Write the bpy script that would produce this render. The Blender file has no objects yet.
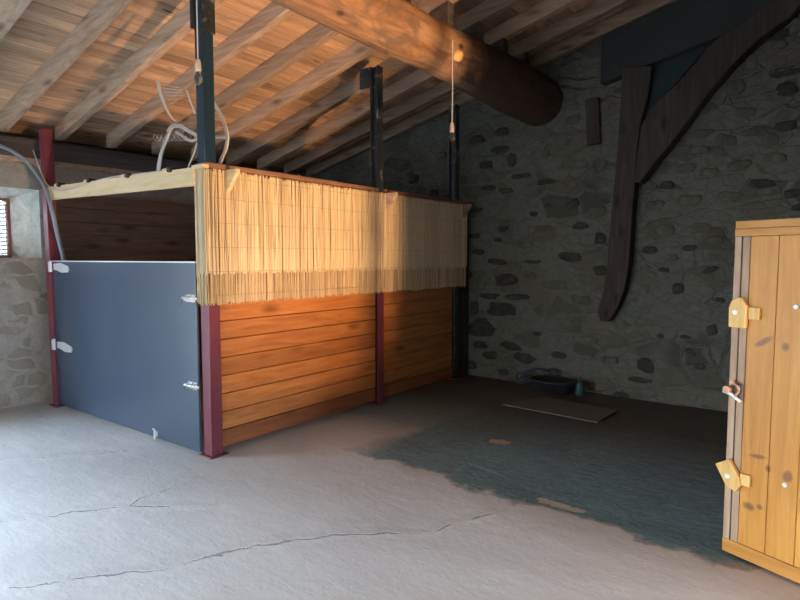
import bpy, bmesh, math, random
from mathutils import Vector, Matrix, noise
random.seed(7)
S = bpy.context.scene
COL = S.collection
PI = math.pi

# ------------------------------------------------------------------ camera frame (a person's eye height, looking 37 deg left of +Y)
F = 575.0; YAW = math.radians(37.1); PITCH = math.atan(42/575)
CAM = Vector((0, 0, 1.5))
F0 = Vector((-math.sin(YAW), math.cos(YAW), 0)); RT = Vector((math.cos(YAW), math.sin(YAW), 0))
FW = F0*math.cos(PITCH) + Vector((0, 0, -math.sin(PITCH))); UP = RT.cross(FW)
def on(x, y, n, d):
    """measured photo point carried onto a real plane n.p = d of the room"""
    D = RT*((x-400)/F) + UP*((300-y)/F) + FW
    n = Vector(n); t = (d - n.dot(CAM))/n.dot(D)
    return CAM + D*t

# ------------------------------------------------------------------ room measures (metres)
XL = -6.6      # inner face of left wall
YB = 6.4       # inner face of back wall
XR = 0.75      # inner face of right wall
def zr(x): return 3.42 + .25*(x+3.8)      # underside of the rafters
RD = .15       # rafter depth
XP = -3.73     # partition plane
YP = 2.53      # stall front plane

# ------------------------------------------------------------------ material helpers
class NT:
    def __init__(s, name):
        s.m = bpy.data.materials.new(name); s.m.use_nodes = True
        s.t = s.m.node_tree; s.t.nodes.clear()
        s.out = s.n('ShaderNodeOutputMaterial'); s.b = s.n('ShaderNodeBsdfPrincipled')
        s.l(s.b.outputs[0], s.out.inputs[0])
    def n(s, k, **kw):
        x = s.t.nodes.new(k)
        for a, v in kw.items(): setattr(x, a, v)
        return x
    def l(s, a, b): s.t.links.new(a, b)
    def put(s, sock, v):
        if v is None: return
        if hasattr(v, 'is_output'): s.l(v, sock)
        else: sock.default_value = v
    def math(s, op, a, b=None, c=None, clamp=False):
        x = s.n('ShaderNodeMath', operation=op); x.use_clamp = clamp
        s.put(x.inputs[0], a); s.put(x.inputs[1], b); s.put(x.inputs[2], c)
        return x.outputs[0]
    def vmath(s, op, a, b=None):
        x = s.n('ShaderNodeVectorMath', operation=op)
        s.put(x.inputs[0], a); s.put(x.inputs[1], b)
        return x.outputs[0]
    def obj(s): return s.n('ShaderNodeTexCoord').outputs['Object']
    def pos(s): return s.n('ShaderNodeNewGeometry').outputs['Position']
    def rnd(s): return s.n('ShaderNodeObjectInfo').outputs['Random']
    def sep(s, v):
        x = s.n('ShaderNodeSeparateXYZ'); s.l(v, x.inputs[0]); return x.outputs
    def comb(s, x, y, z):
        c = s.n('ShaderNodeCombineXYZ')
        s.put(c.inputs[0], x); s.put(c.inputs[1], y); s.put(c.inputs[2], z); return c.outputs[0]
    def map(s, v, scale=(1, 1, 1), loc=(0, 0, 0), rot=(0, 0, 0)):
        x = s.n('ShaderNodeMapping'); s.l(v, x.inputs[0])
        s.put(x.inputs['Scale'], scale); s.put(x.inputs['Location'], loc); x.inputs['Rotation'].default_value = rot
        return x.outputs[0]
    def noise(s, v, scale=5, detail=4, rough=.55, dist=0, color=False):
        x = s.n('ShaderNodeTexNoise'); s.l(v, x.inputs['Vector'])
        x.inputs['Scale'].default_value = scale; x.inputs['Detail'].default_value = detail
        x.inputs['Roughness'].default_value = rough; x.inputs['Distortion'].default_value = dist
        return x.outputs['Color' if color else 'Fac']
    def white(s, v):
        x = s.n('ShaderNodeTexWhiteNoise', noise_dimensions='3D'); s.l(v, x.inputs['Vector']); return x.outputs['Value']
    def voro(s, v, scale, feat='F1', rnd=1, out='Distance'):
        x = s.n('ShaderNodeTexVoronoi', feature=feat); s.l(v, x.inputs['Vector'])
        x.inputs['Scale'].default_value = scale; x.inputs['Randomness'].default_value = rnd
        return x.outputs[out]
    def ramp(s, f, stops, interp='LINEAR'):
        x = s.n('ShaderNodeValToRGB'); s.l(f, x.inputs[0]); r = x.color_ramp; r.interpolation = interp
        while len(r.elements) < len(stops): r.elements.new(.5)
        for e, (p, c) in zip(r.elements, stops):
            e.position = p; e.color = (c[0], c[1], c[2], 1) if hasattr(c, '__len__') else (c, c, c, 1)
        return x.outputs[0]
    def mix(s, f, a, b, mode='MIX'):
        x = s.n('ShaderNodeMix', data_type='RGBA', blend_type=mode)
        s.put(x.inputs[0], f)
        for i, v in ((6, a), (7, b)):
            if isinstance(v, (tuple, list)): v = (*v[:3], 1)
            s.put(x.inputs[i], v)
        return x.outputs[2]
    def bump(s, h, strength=.4, dist=.01, prev=None):
        x = s.n('ShaderNodeBump'); s.l(h, x.inputs['Height'])
        x.inputs['Strength'].default_value = strength; x.inputs['Distance'].default_value = dist
        if prev is not None: s.l(prev, x.inputs['Normal'])
        return x.outputs[0]
    def done(s, color=None, rough=.8, normal=None, metal=0, spec=None):
        if isinstance(color, (tuple, list)): color = (*color[:3], 1)
        s.put(s.b.inputs['Base Color'], color); s.put(s.b.inputs['Roughness'], rough)
        s.b.inputs['Metallic'].default_value = metal
        if spec is not None: s.b.inputs['Specular IOR Level'].default_value = spec
        if normal is not None: s.l(normal, s.b.inputs['Normal'])
        return s.m

DOOR_KNOTS = [(.155, 1.105, .05, .016, .6), (.25, 1.09, .018, .022, 0), (.15, .545, .045, .011, .1), (.2, .50, .014, .02, 0), (.285, .49, .022, .03, -.3), (.12, .285, .03, .022, .1), (.17, .3, .014, .014, 0), (.31, 1.5, .02, .02, 0), (.6, .8, .03, .02, .3), (.9, 1.3, .03, .02, 0), (.8, .4, .03, .02, 0)]
def wood(name, lo, mid, hi, axis='X', rough=.7, grain=1.0, knots=True, var=.25, coord='obj', bump=.25, spec=.3):
    t = NT(name)
    v = t.obj() if coord == 'obj' else t.pos()
    r = t.rnd()
    off = t.math('MULTIPLY', r, 37.0)
    v = t.vmath('ADD', v, t.comb(off, off, off))
    sc = {'X': (1.2, 14, 14), 'Y': (14, 1.2, 14), 'Z': (14, 14, 1.2)}[axis]
    sc = tuple(a*grain for a in sc)
    vm = t.map(v, sc)
    warp = t.noise(t.map(v, tuple(a*.25 for a in sc)), 1.5, 3, .5)
    vw = t.vmath('ADD', vm, t.comb(t.math('MULTIPLY', warp, 3.0), t.math('MULTIPLY', warp, 3.0), t.math('MULTIPLY', warp, 3.0)))
    g = t.noise(vw, 1.6, 6, .62, .6)
    col = t.ramp(g, [(.25, lo), (.5, mid), (.72, hi)])
    if knots == 'door':
        P = t.sep(t.pos())
        along = t.math('ADD', t.math('MULTIPLY', t.math('ADD', P[0], .40), .925), t.math('MULTIPLY', t.math('SUBTRACT', P[1], 3.26), -.38))
        wob = t.noise(t.pos(), 30, 3); kf = None
        for ks_, kz, ra, rb, ro in DOOR_KNOTS:
            dx = t.math('SUBTRACT', along, ks_); dz = t.math('SUBTRACT', P[2], kz); ca, sa = math.cos(ro), math.sin(ro)
            u = t.math('ADD', t.math('MULTIPLY', dx, ca/ra), t.math('MULTIPLY', dz, sa/ra))
            q = t.math('ADD', t.math('MULTIPLY', dx, -sa/rb), t.math('MULTIPLY', dz, ca/rb))
            d = t.math('ADD', t.math('ADD', t.math('MULTIPLY', u, u), t.math('MULTIPLY', q, q)), t.math('MULTIPLY', t.math('SUBTRACT', wob, .5), 1.4))
            k = t.math('MULTIPLY', t.math('SUBTRACT', 1.25, d), 1.1, clamp=True)
            kf = k if kf is None else t.math('MAXIMUM', kf, k)
        col = t.mix(t.math('MULTIPLY', kf, .72), col, (.13, .05, .035))
    elif knots:
        ks = {'X': (2.2, 7, 7), 'Y': (0, 2.0, 6), 'Z': (6, 0, 2.6)}[axis]
        k = t.voro(t.map(v, ks), .9, 'F1', 1)
        kf = t.ramp(k, [(.06, 1), (.15, .5), (.24, 0)])
        col = t.mix(t.math('MULTIPLY', kf, .75), col, tuple(a*.35 for a in lo))
    vv = t.math('ADD', t.math('MULTIPLY', r, var*2), 1-var)
    col = t.mix(1.0, col, t.comb(vv, vv, vv), 'MULTIPLY')
    return t.done(col, rough, t.bump(g, bump, .004), spec=spec)

def paint(name, c, rough=.5, metal=0, wear=(.1, .1, .1), amt=.15, scale=14, bump=.15, spec=.5):
    t = NT(name); v = t.obj()
    n1 = t.noise(v, scale, 6, .65); n2 = t.noise(v, 2.5, 3, .5)
    col = t.mix(t.ramp(n1, [(.58, 0), (.75, 1)]), c, wear)
    base = t.mix(amt, c, col)
    k = t.math('ADD', t.math('MULTIPLY', n2, .4), .8)
    base = t.mix(1.0, base, t.comb(k, k, k), 'MULTIPLY')
    return t.done(base, rough, t.bump(n1, bump, .003), metal, spec)

M = {}
M['rafter'] = wood('rafter_wood', (.21, .135, .088), (.34, .23, .155), (.43, .31, .22), 'X', .75)
M['log'] = None
M['pine'] = wood('pine_plank', (.25, .082, .022), (.40, .145, .04), (.50, .20, .06), 'Y', .5, var=.2)
M['pale_pine'] = wood('pale_beam_wood', (.52, .38, .2), (.66, .51, .3), (.74, .6, .4), 'X', .7, var=.05)
M['pale_pine_y'] = wood('pale_lath_wood', (.42, .27, .17), (.55, .37, .25), (.66, .48, .35), 'Y', .7, var=.1)
M['cap'] = wood('brown_cap_wood', (.13, .06, .04), (.2, .1, .065), (.28, .15, .1), 'Y', .6, var=.1)
M['lining'] = wood('lining_wood', (.13, .08, .058), (.2, .13, .095), (.27, .18, .135), 'Y', .75, var=.25)
M['oldtimber'] = wood('old_timber', (.022, .018, .016), (.045, .036, .03), (.072, .058, .048), 'Z', .85, var=.1, grain=.7)
M['oldtimber_y'] = wood('wall_plate_timber', (.05, .04, .04), (.09, .075, .07), (.14, .115, .105), 'Y', .85, var=.1, grain=.7)
M['door'] = wood('varnished_pine', (.41, .16, .028), (.54, .235, .042), (.62, .30, .065), 'Z', .38, var=.12, knots='door', bump=.1, spec=.5)
M['door_h'] = wood('varnished_pine_rail', (.39, .16, .03), (.52, .225, .042), (.60, .29, .065), 'X', .4, var=.05, knots=False, bump=.1, spec=.5)
M['stile'] = wood('weathered_stile', (.24, .15, .09), (.36, .235, .15), (.46, .32, .22), 'Z', .6, var=.15, knots=False)
M['button'] = wood('turn_button_wood', (.6, .34, .09), (.74, .46, .15), (.8, .54, .22), 'Z', .45, var=.04, knots=False, spec=.5)
M['maroon'] = paint('maroon_paint', (.15, .028, .042), .42, wear=(.09, .03, .03), amt=.5)
M['green'] = paint('dark_green_paint', (.012, .034, .055), .35, wear=(.02, .05, .05), amt=.4)
M['black'] = paint('black_paint', (.02, .026, .032), .4, wear=(.42, .38, .33), amt=.75, scale=11)
M['gate'] = paint('slate_blue_panel', (.028, .048, .085), .32, wear=(.055, .085, .125), amt=.3, scale=5, bump=.03, spec=.9)
M['zinc'] = paint('galvanised_steel', (.8, .82, .84), .45, .35, wear=(.4, .42, .45), amt=.5, scale=30)
M['zincdark'] = paint('dark_steel', (.22, .22, .23), .4, .7, wear=(.1, .1, .1), amt=.5, scale=30)
M['copper'] = paint('bronzed_steel', (.5, .28, .18), .35, .8, wear=(.2, .1, .08), amt=.5, scale=30)
M['cable'] = paint('white_cable', (.62, .58, .52), .5, amt=.05)
M['conduit'] = paint('grey_conduit', (.19, .235, .28), .4, amt=.1)
M['brass'] = paint('cream_socket', (.6, .52, .4), .4, .2, amt=.2)
M['bent'] = paint('pale_painted_metal', (.55, .5, .45), .45, .2, wear=(.3, .24, .2), amt=.5)
M['rubber'] = paint('black_rubber', (.014, .014, .018), .6, amt=.05)
M['bluecloth'] = paint('blue_plastic', (.015, .03, .07), .5, amt=.05)
M['tealglass'] = paint('teal_plastic', (.015, .05, .05), .5, amt=.05)
M['winframe'] = wood('window_frame_wood', (.12, .055, .045), (.2, .09, .075), (.26, .13, .1), 'Z', .6, var=.05, knots=False)
M['louver'] = paint('louvre_slats', (.5, .5, .55), .5, amt=.05)
M['dirt_stub'] = M['oldtimber']

def m_glass(name, rough=0.0):
    t = NT(name); t.b.inputs['Transmission Weight'].default_value = 1
    t.b.inputs['IOR'].default_value = 1.45
    return t.done((.95, .97, .97), rough)
M['glass'] = m_glass('clear_glass')

def m_log():
    t = NT('log_bark_wood'); v = t.pos()
    vm = t.map(v, (9, 1.1, 9))
    g = t.noise(vm, 1.3, 7, .65, 1.2)
    col = t.ramp(g, [(.25, (.12, .055, .03)), (.5, (.27, .145, .08)), (.75, (.40, .245, .145))])
    b = t.noise(t.map(v, (3, 1.5, 3)), 1.6, 5, .6, .5)
    col = t.mix(t.ramp(b, [(.47, 0), (.6, .8)]), col, (.13, .085, .06))
    k = t.voro(t.map(v, (4.2, 2.6, 4.2)), 1, 'F1', 1)
    col = t.mix(t.ramp(k, [(.06, .9), (.13, 0)]), col, (.06, .025, .015))
    # shade beyond the doorway light, darkened into the far third of the log
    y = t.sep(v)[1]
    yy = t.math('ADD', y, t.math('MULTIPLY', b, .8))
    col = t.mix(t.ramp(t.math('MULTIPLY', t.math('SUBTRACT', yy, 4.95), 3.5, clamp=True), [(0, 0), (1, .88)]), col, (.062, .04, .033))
    return t.done(col, .8, t.bump(g, .7, .015, t.bump(b, .7, .05)), spec=.2)
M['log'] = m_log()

def m_ceiling():
    t = NT('roof_boards'); v = t.pos(); s = t.sep(v)
    bi = t.math('FLOOR', t.math('DIVIDE', t.math('ADD', s[0], 8), .118))
    yo = t.math('MULTIPLY', t.white(t.comb(bi, 3.3, 1)), 2.4)
    bj = t.math('FLOOR', t.math('DIVIDE', t.math('ADD', s[1], yo), 2.4))
    r = t.white(t.comb(bi, bj, 7))
    off = t.math('MULTIPLY', r, 19)
    vv = t.vmath('ADD', t.map(v, (12, 1.1, 12)), t.comb(off, off, off))
    g = t.noise(vv, 1.5, 6, .62, .7)
    a = t.ramp(g, [(.25, (.25, .15, .09)), (.5, (.44, .27, .165)), (.75, (.59, .385, .235))])
    k = t.voro(t.vmath('ADD', t.map(v, (7, 2.2, 7)), t.comb(off, off, off)), 1, 'F1', 1)
    a = t.mix(t.ramp(k, [(.07, .85), (.15, 0)]), a, (.08, .035, .02))
    f = t.math('ADD', t.math('MULTIPLY', r, .62), .68)
    a = t.mix(1.0, a, t.comb(f, t.math('MULTIPLY', f, .99), t.math('MULTIPLY', f, .97)), 'MULTIPLY')
    return t.done(a, .7, t.bump(g, .2, .004), spec=.25)
M['ceiling'] = m_ceiling()

def m_stone(name, plaster, stones, joint, scale=2.6, cover=.45, lines=.5, bs=.9):
    t = NT(name); v = t.pos()
    nz = t.noise(v, 3.2, 4, .6, 0, True)
    vw = t.vmath('ADD', v, t.map(nz, (.17, .17, .12), (-.08, -.08, -.06)))
    vs = t.map(vw, (1, 1, 1.9))
    d = t.voro(vs, scale, 'DISTANCE_TO_EDGE', .95)
    cid = t.voro(vs, scale, 'F1', .95, 'Color')
    cr = t.sep(cid)[0]
    d2 = t.voro(t.map(vw, (1, 1, 1.6), (3.1, 1.7, 2)), scale*2.3, 'DISTANCE_TO_EDGE', 1)
    fine = t.noise(v, 16, 7, .7)
    big = t.noise(v, 1.1, 3, .5)
    st = t.ramp(t.math('ADD', t.math('MULTIPLY', cr, .7), t.math('MULTIPLY', fine, .35)), [(.15, stones[0]), (.5, stones[1]), (.9, stones[2])])
    pl = t.mix(t.ramp(fine, [(.35, 0), (.7, 1)]), plaster, tuple(a*1.35 for a in plaster))
    pl = t.mix(t.ramp(d2, [(.0, .45*lines), (.05, 0)]), pl, joint)
    edge = t.math('SUBTRACT', d, t.math('MULTIPLY', fine, .06))
    face = t.ramp(edge, [(.02, 0), (.09, 1)])
    mask = t.math('MULTIPLY', face, t.ramp(t.math('ADD', t.math('MULTIPLY', cr, .55), t.math('MULTIPLY', big, .9)), [(cover+.28, 0), (cover+.36, 1)]))
    col = t.mix(mask, pl, st)
    crack = t.math('MULTIPLY', t.ramp(d, [(.0, 1), (.018, 0)]), t.ramp(t.noise(v, 2.3, 3), [(.5, 0), (.6, 1)]))
    col = t.mix(t.math('MULTIPLY', crack, .8*lines), col, joint)
    h = t.math('ADD', t.math('MULTIPLY', mask, .6), t.math('MULTIPLY', fine, .55))
    h = t.math('SUBTRACT', h, t.math('MULTIPLY', crack, .9*lines))
    h = t.math('ADD', h, t.math('MULTIPLY', t.ramp(d2, [(0, 0), (.12, 1)]), .35*lines))
    return t.done(col, .92, t.bump(h, bs, .035), spec=.15)
M['stoneB'] = m_stone('back_wall_rubble', (.105, .107, .088), ((.045, .046, .04), (.08, .078, .063), (.14, .13, .10)), (.03, .03, .027), cover=.38, lines=.55)
M['stoneL'] = m_stone('left_wall_rubble', (.275, .25, .22), ((.16, .14, .12), (.22, .19, .16), (.27, .235, .2)), (.1, .09, .08), scale=3.6, cover=.48, lines=.1, bs=.35)
def m_cobble():
    t = NT('bare_dark_stone'); v = t.pos()
    n = t.noise(v, 11, 6, .65)
    return t.done(t.ramp(n, [(.3, (.026, .027, .025)), (.55, (.05, .05, .043)), (.8, (.088, .084, .07))]), .9, t.bump(n, .8, .02), spec=.15)
M['cobble'] = m_cobble()
M['cobble_l'] = None
def m_cobble2():
    t = NT('bare_pale_stone'); v = t.pos()
    n = t.noise(v, 9, 6, .65)
    return t.done(t.ramp(n, [(.3, (.065, .064, .053)), (.55, (.105, .10, .08)), (.8, (.17, .155, .12))]), .9, t.bump(n, .8, .02), spec=.15)
M['cobble_l'] = m_cobble2()

def m_plaster():
    t = NT('limewashed_reveal'); v = t.pos()
    n = t.noise(v, 7, 6, .7); c = t.noise(v, 2.4, 3, .6)
    col = t.ramp(n, [(.3, (.36, .36, .31)), (.6, (.58, .58, .52))])
    col = t.mix(t.ramp(c, [(.6, 0), (.68, .6)]), col, (.26, .2, .15))
    return t.done(col, .9, t.bump(n, .9, .03), spec=.15)
M['reveal'] = m_plaster()

def m_floor():
    t = NT('rough_cement_floor'); v = t.pos(); s = t.sep(v)
    n1 = t.noise(v, .9, 5, .55); n2 = t.noise(v, 6, 7, .62); n3 = t.noise(v, 45, 5, .7)
    w = t.noise(v, 2.4, 5, .6, 0, True)
    base = t.ramp(n1, [(.3, (.40, .41, .41)), (.52, (.475, .485, .485)), (.7, (.53, .54, .54))])
    base = t.mix(t.ramp(n2, [(.35, .0), (.75, .35)]), base, (.57, .58, .58))
    # warm light bounced near the door side, tinted into the cement colour
    warm_bounce = t.math('MULTIPLY', t.math('ADD', s[0], 3.1), .36, clamp=True)
    base = t.mix(t.math('MULTIPLY', warm_bounce, .75), base, (.50, .40, .33))
    trow = t.noise(t.map(v, (1.5, 6, 1), rot=(0, 0, .5)), 1.6, 5, .6, .8)
    base = t.mix(t.ramp(trow, [(.42, .1), (.58, 0)]), base, (.36, .35, .335))
    # older dark, rough cement beyond the edge of the new layer
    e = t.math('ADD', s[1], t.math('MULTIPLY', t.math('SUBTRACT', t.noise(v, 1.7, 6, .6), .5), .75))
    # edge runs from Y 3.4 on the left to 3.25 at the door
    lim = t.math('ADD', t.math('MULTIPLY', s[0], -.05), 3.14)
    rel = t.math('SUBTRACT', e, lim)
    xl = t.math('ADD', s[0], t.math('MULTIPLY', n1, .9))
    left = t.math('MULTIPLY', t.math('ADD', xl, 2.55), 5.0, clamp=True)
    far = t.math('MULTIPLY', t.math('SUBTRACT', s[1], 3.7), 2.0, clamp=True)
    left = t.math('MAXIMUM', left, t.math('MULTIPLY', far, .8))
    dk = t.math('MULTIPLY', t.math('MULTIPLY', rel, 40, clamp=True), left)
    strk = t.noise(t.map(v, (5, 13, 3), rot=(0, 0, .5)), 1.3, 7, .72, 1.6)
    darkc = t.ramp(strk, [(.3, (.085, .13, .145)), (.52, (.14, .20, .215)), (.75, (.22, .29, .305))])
    # crumbs of the upper layer left on it
    nb = t.noise(v, 22, 5, .65)
    def blob(x, y, rx, ry, rot):
        ca, sa = math.cos(rot), math.sin(rot)
        dx = t.math('SUBTRACT', s[0], x); dy = t.math('SUBTRACT', s[1], y)
        u = t.math('ADD', t.math('MULTIPLY', dx, ca/rx), t.math('MULTIPLY', dy, sa/rx))
        q = t.math('ADD', t.math('MULTIPLY', dx, -sa/ry), t.math('MULTIPLY', dy, ca/ry))
        dd = t.math('ADD', t.math('MULTIPLY', u, u), t.math('MULTIPLY', q, q))
        dd = t.math('ADD', dd, t.math('ADD', t.math('MULTIPLY', t.math('SUBTRACT', n2, .5), 2.6), t.math('MULTIPLY', t.math('SUBTRACT', nb, .5), 3.0)))
        return t.math('MULTIPLY', t.math('SUBTRACT', 1.0, dd), 6, clamp=True)
    darkc = t.mix(blob(-1.28, 3.33, .17, .045, -.1), darkc, (.50, .41, .35))
    darkc = t.mix(blob(-2.15, 4.21, .09, .06, .3), darkc, (.50, .36, .25))
    darkc = t.mix(t.math('MULTIPLY', blob(-1.95, 3.6, .2, .02, -.2), .35), darkc, (.4, .42, .42))
    darkc = t.mix(blob(-1.15, 3.16, .08, .03, -.2), darkc, (.45, .38, .33))
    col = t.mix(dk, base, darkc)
    rim = t.ramp(t.math('ABSOLUTE', t.math('ADD', rel, .0)), [(.0, 1), (.035, 0)])
    col = t.mix(t.math('MULTIPLY', t.math('MULTIPLY', rim, left), .7), col, (.16, .13, .11))
    # shade over the far floor, darkened into the colour
    far_shade = t.math('MULTIPLY', t.math('SUBTRACT', s[1], 4.0), .8, clamp=True)
    col = t.mix(t.math('MULTIPLY', far_shade, .92), col, t.ramp(n2, [(.3, (.06, .052, .042)), (.7, (.10, .085, .07))]))
    # cracks: polylines on the ground, wandered by noise
    vw = t.vmath('ADD', v, t.map(w, (.24, .24, 0), (-.12, -.12, 0)))
    ws = t.sep(vw)
    polys = [[(-2.95, .95), (-2.55, 1.45), (-2.32, 1.92), (-2.05, 2.3), (-1.72, 2.5), (-1.55, 2.95)],
             [(-4.3, .4), (-3.75, 1.15), (-3.35, 1.75), (-3.0, 2.0)],
             [(-5.6, 1.0), (-4.9, 1.6), (-4.4, 2.2)],
             [(-3.35, 1.75), (-3.42, 2.2)]]
    dmin = None
    for P in polys:
        for (ax, ay), (bx, by) in zip(P, P[1:]):
            L2 = (bx-ax)**2 + (by-ay)**2
            px = t.math('SUBTRACT', ws[0], ax); py = t.math('SUBTRACT', ws[1], ay)
            h = t.math('ADD', t.math('MULTIPLY', px, (bx-ax)/L2), t.math('MULTIPLY', py, (by-ay)/L2), clamp=True)
            qx = t.math('SUBTRACT', px, t.math('MULTIPLY', h, bx-ax)); qy = t.math('SUBTRACT', py, t.math('MULTIPLY', h, by-ay))
            dd = t.math('SQRT', t.math('ADD', t.math('MULTIPLY', qx, qx), t.math('MULTIPLY', qy, qy)))
            dmin = dd if dmin is None else t.math('MINIMUM', dmin, dd)
    cw = t.math('SUBTRACT', dmin, t.math('MULTIPLY', t.math('SUBTRACT', t.noise(v, 5, 3), .47), .03))
    ck = t.ramp(cw, [(.0, 1), (.007, 0)])
    col = t.mix(t.math('MULTIPLY', ck, .5), col, (.13, .13, .13))
    ridge = t.ramp(dmin, [(.0, 1), (.07, 0)])
    h = t.math('ADD', t.math('MULTIPLY', n2, .5), t.math('MULTIPLY', n3, .12))
    h = t.math('ADD', h, t.math('MULTIPLY', trow, .22))
    h = t.math('SUBTRACT', h, t.math('MULTIPLY', ck, .8))
    h = t.math('ADD', h, t.math('MULTIPLY', ridge, .3))
    h = t.math('SUBTRACT', h, t.math('MULTIPLY', dk, .5))
    h = t.math('ADD', h, t.math('MULTIPLY', t.math('MULTIPLY', strk, dk), 1.3))
    return t.done(col, t.ramp(n2, [(.3, .66), (.7, .85)]), t.bump(h, .55, .03), spec=.25)
M['floor'] = m_floor()

def m_reed(name, dens):
    t = NT(name)
    r = t.n('ShaderNodeAttribute'); r.attribute_name = 'tone'; v = t.pos()
    f = r.outputs['Fac']
    n = t.noise(t.map(v, (40, 40, 5)), 1, 4, .6)
    k = t.math('ADD', t.math('MULTIPLY', f, .7), t.math('MULTIPLY', n, .4))
    col = t.ramp(k, [(.12, (.22, .12, .05)), (.35, (.46, .33, .18)), (.6, (.61, .475, .29)), (.95, (.72, .60, .40))])
    return t.done(col, .55, spec=.35)
M['reed'] = m_reed('dry_reeds', 1)
def m_ground(name, a, b):
    t = NT(name); v = t.pos(); n = t.noise(v, 3, 6, .6)
    return t.done(t.ramp(n, [(.3, a), (.7, b)]), .9, t.bump(n, .4, .03))
M['yard'] = m_ground('outside_yard', (.10, .10, .09), (.16, .15, .13))
M['render'] = m_ground('outer_wall_render', (.22, .2, .17), (.32, .29, .25))

# ------------------------------------------------------------------ mesh helpers
class MB:
    def __init__(s): s.v = []; s.f = []; s.mi = []; s.tone = None
    def add(s, vs, fs, mi=0):
        o = len(s.v); s.v += [tuple(p) for p in vs]
        for f in fs: s.f.append([o+i for i in f]); s.mi.append(mi)
    def box(s, a, b, mi=0):
        x0, y0, z0 = a; x1, y1, z1 = b
        s.add([(x0, y0, z0), (x1, y0, z0), (x1, y1, z0), (x0, y1, z0), (x0, y0, z1), (x1, y0, z1), (x1, y1, z1), (x0, y1, z1)],
              [(0, 3, 2, 1), (4, 5, 6, 7), (0, 1, 5, 4), (1, 2, 6, 5), (2, 3, 7, 6), (3, 0, 4, 7)], mi); return s
    def hexa(s, bot, top, mi=0):
        n = len(bot)
        s.add(list(bot)+list(top), [tuple(range(n))[::-1], tuple(range(n, 2*n))] + [(i, (i+1) % n, n+(i+1) % n, n+i) for i in range(n)], mi); return s
    def tube(s, pts, r, n=8, mi=0, cap=True):
        pts = [Vector(p) for p in pts]; rs = r if isinstance(r, (list, tuple)) else [r]*len(pts)
        vs = []; prev = None
        for i, p in enumerate(pts):
            d = (pts[min(i+1, len(pts)-1)] - pts[max(i-1, 0)]).normalized()
            if prev is None:
                a = Vector((0, 0, 1)) if abs(d.z) < .9 else Vector((1, 0, 0)); u = d.cross(a).normalized()
            else:
                u = (prev - d*prev.dot(d)).normalized()
            prev = u; w = d.cross(u)
            for k in range(n):
                an = 2*PI*k/n; vs.append(p + (u*math.cos(an) + w*math.sin(an))*rs[i])
        fs = []
        for i in range(len(pts)-1):
            for k in range(n):
                k2 = (k+1) % n; fs.append((i*n+k, i*n+k2, (i+1)*n+k2, (i+1)*n+k))
        if cap: fs.append(tuple(range(n))[::-1]); fs.append(tuple((len(pts)-1)*n+k for k in range(n)))
        s.add(vs, fs, mi); return s
    def strap(s, pts, width, th, side, mi=0):
        """flat bar bent along pts, wide along 'side'"""
        pts = [Vector(p) for p in pts]; side = Vector(side).normalized(); vs = []
        for i, p in enumerate(pts):
            d = (pts[min(i+1, len(pts)-1)] - pts[max(i-1, 0)]).normalized(); nn = d.cross(side).normalized()
            w = width[i] if isinstance(width, (list, tuple)) else width
            for a, b in ((-1, -1), (1, -1), (1, 1), (-1, 1)): vs.append(p + side*a*w/2 + nn*b*th/2)
        fs = [(3, 2, 1, 0), tuple(4*(len(pts)-1)+k for k in range(4))]
        for i in range(len(pts)-1):
            for k in range(4): fs.append((4*i+k, 4*i+(k+1) % 4, 4*i+4+(k+1) % 4, 4*i+4+k))
        s.add(vs, fs, mi); return s
    def lathe(s, prof, c=(0, 0, 0), n=16, mi=0):
        vs = []
        for r, z in prof:
            for k in range(n): vs.append((c[0]+r*math.cos(2*PI*k/n), c[1]+r*math.sin(2*PI*k/n), c[2]+z))
        fs = [((i*n+k), (i*n+(k+1) % n), ((i+1)*n+(k+1) % n), ((i+1)*n+k)) for i in range(len(prof)-1) for k in range(n)]
        fs += [tuple(range(n))[::-1], tuple((len(prof)-1)*n+k for k in range(n))]
        s.add(vs, fs, mi); return s
    def xf(s, M4):
        s.v = [tuple(M4 @ Vector(p)) for p in s.v]; return s
    def build(s, name, mat, parent=None, bevel=0, smooth=False, origin=None):
        me = bpy.data.meshes.new(name)
        vs = s.v
        if origin is not None: vs = [tuple(Vector(p)-Vector(origin)) for p in vs]
        me.from_pydata(vs, [], s.f)
        mats = mat if isinstance(mat, (list, tuple)) else [mat]
        for m in mats: me.materials.append(m)
        for p, i in zip(me.polygons, s.mi): p.material_index = i; p.use_smooth = smooth
        bm = bmesh.new(); bm.from_mesh(me); bmesh.ops.recalc_face_normals(bm, faces=bm.faces); bm.to_mesh(me); bm.free()
        o = bpy.data.objects.new(name, me); COL.objects.link(o)
        if origin is not None: o.location = origin
        if parent is not None:
            o.parent = parent
            if origin is not None: o.location = Vector(origin) - parent.location if parent.rotation_euler.z == 0 else Vector(origin)
            elif parent.location.length > 0 and getattr(s, 'world', True):
                o.matrix_parent_inverse = Matrix.LocRotScale(parent.location, parent.rotation_euler, None).inverted()
        if bevel:
            b = o.modifiers.new('bevel', 'BEVEL'); b.width = bevel; b.segments = 2; b.limit_method = 'ANGLE'; b.angle_limit = .7
        return o

def tag(o, label=None, cat=None, group=None, kind=None):
    if label: o['label'] = label
    if cat: o['category'] = cat
    if group: o['group'] = group
    if kind: o['kind'] = kind
    return o
def empty(name, loc, label, cat, group=None, kind=None, rz=0):
    o = bpy.data.objects.new(name, None); COL.objects.link(o); o.location = loc; o.rotation_euler = (0, 0, rz)
    o.empty_display_size = .1
    return tag(o, label, cat, group, kind)
def nz(x, y, z=0, s=1): return noise.noise(Vector((x*s, y*s, z*s)))

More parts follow.
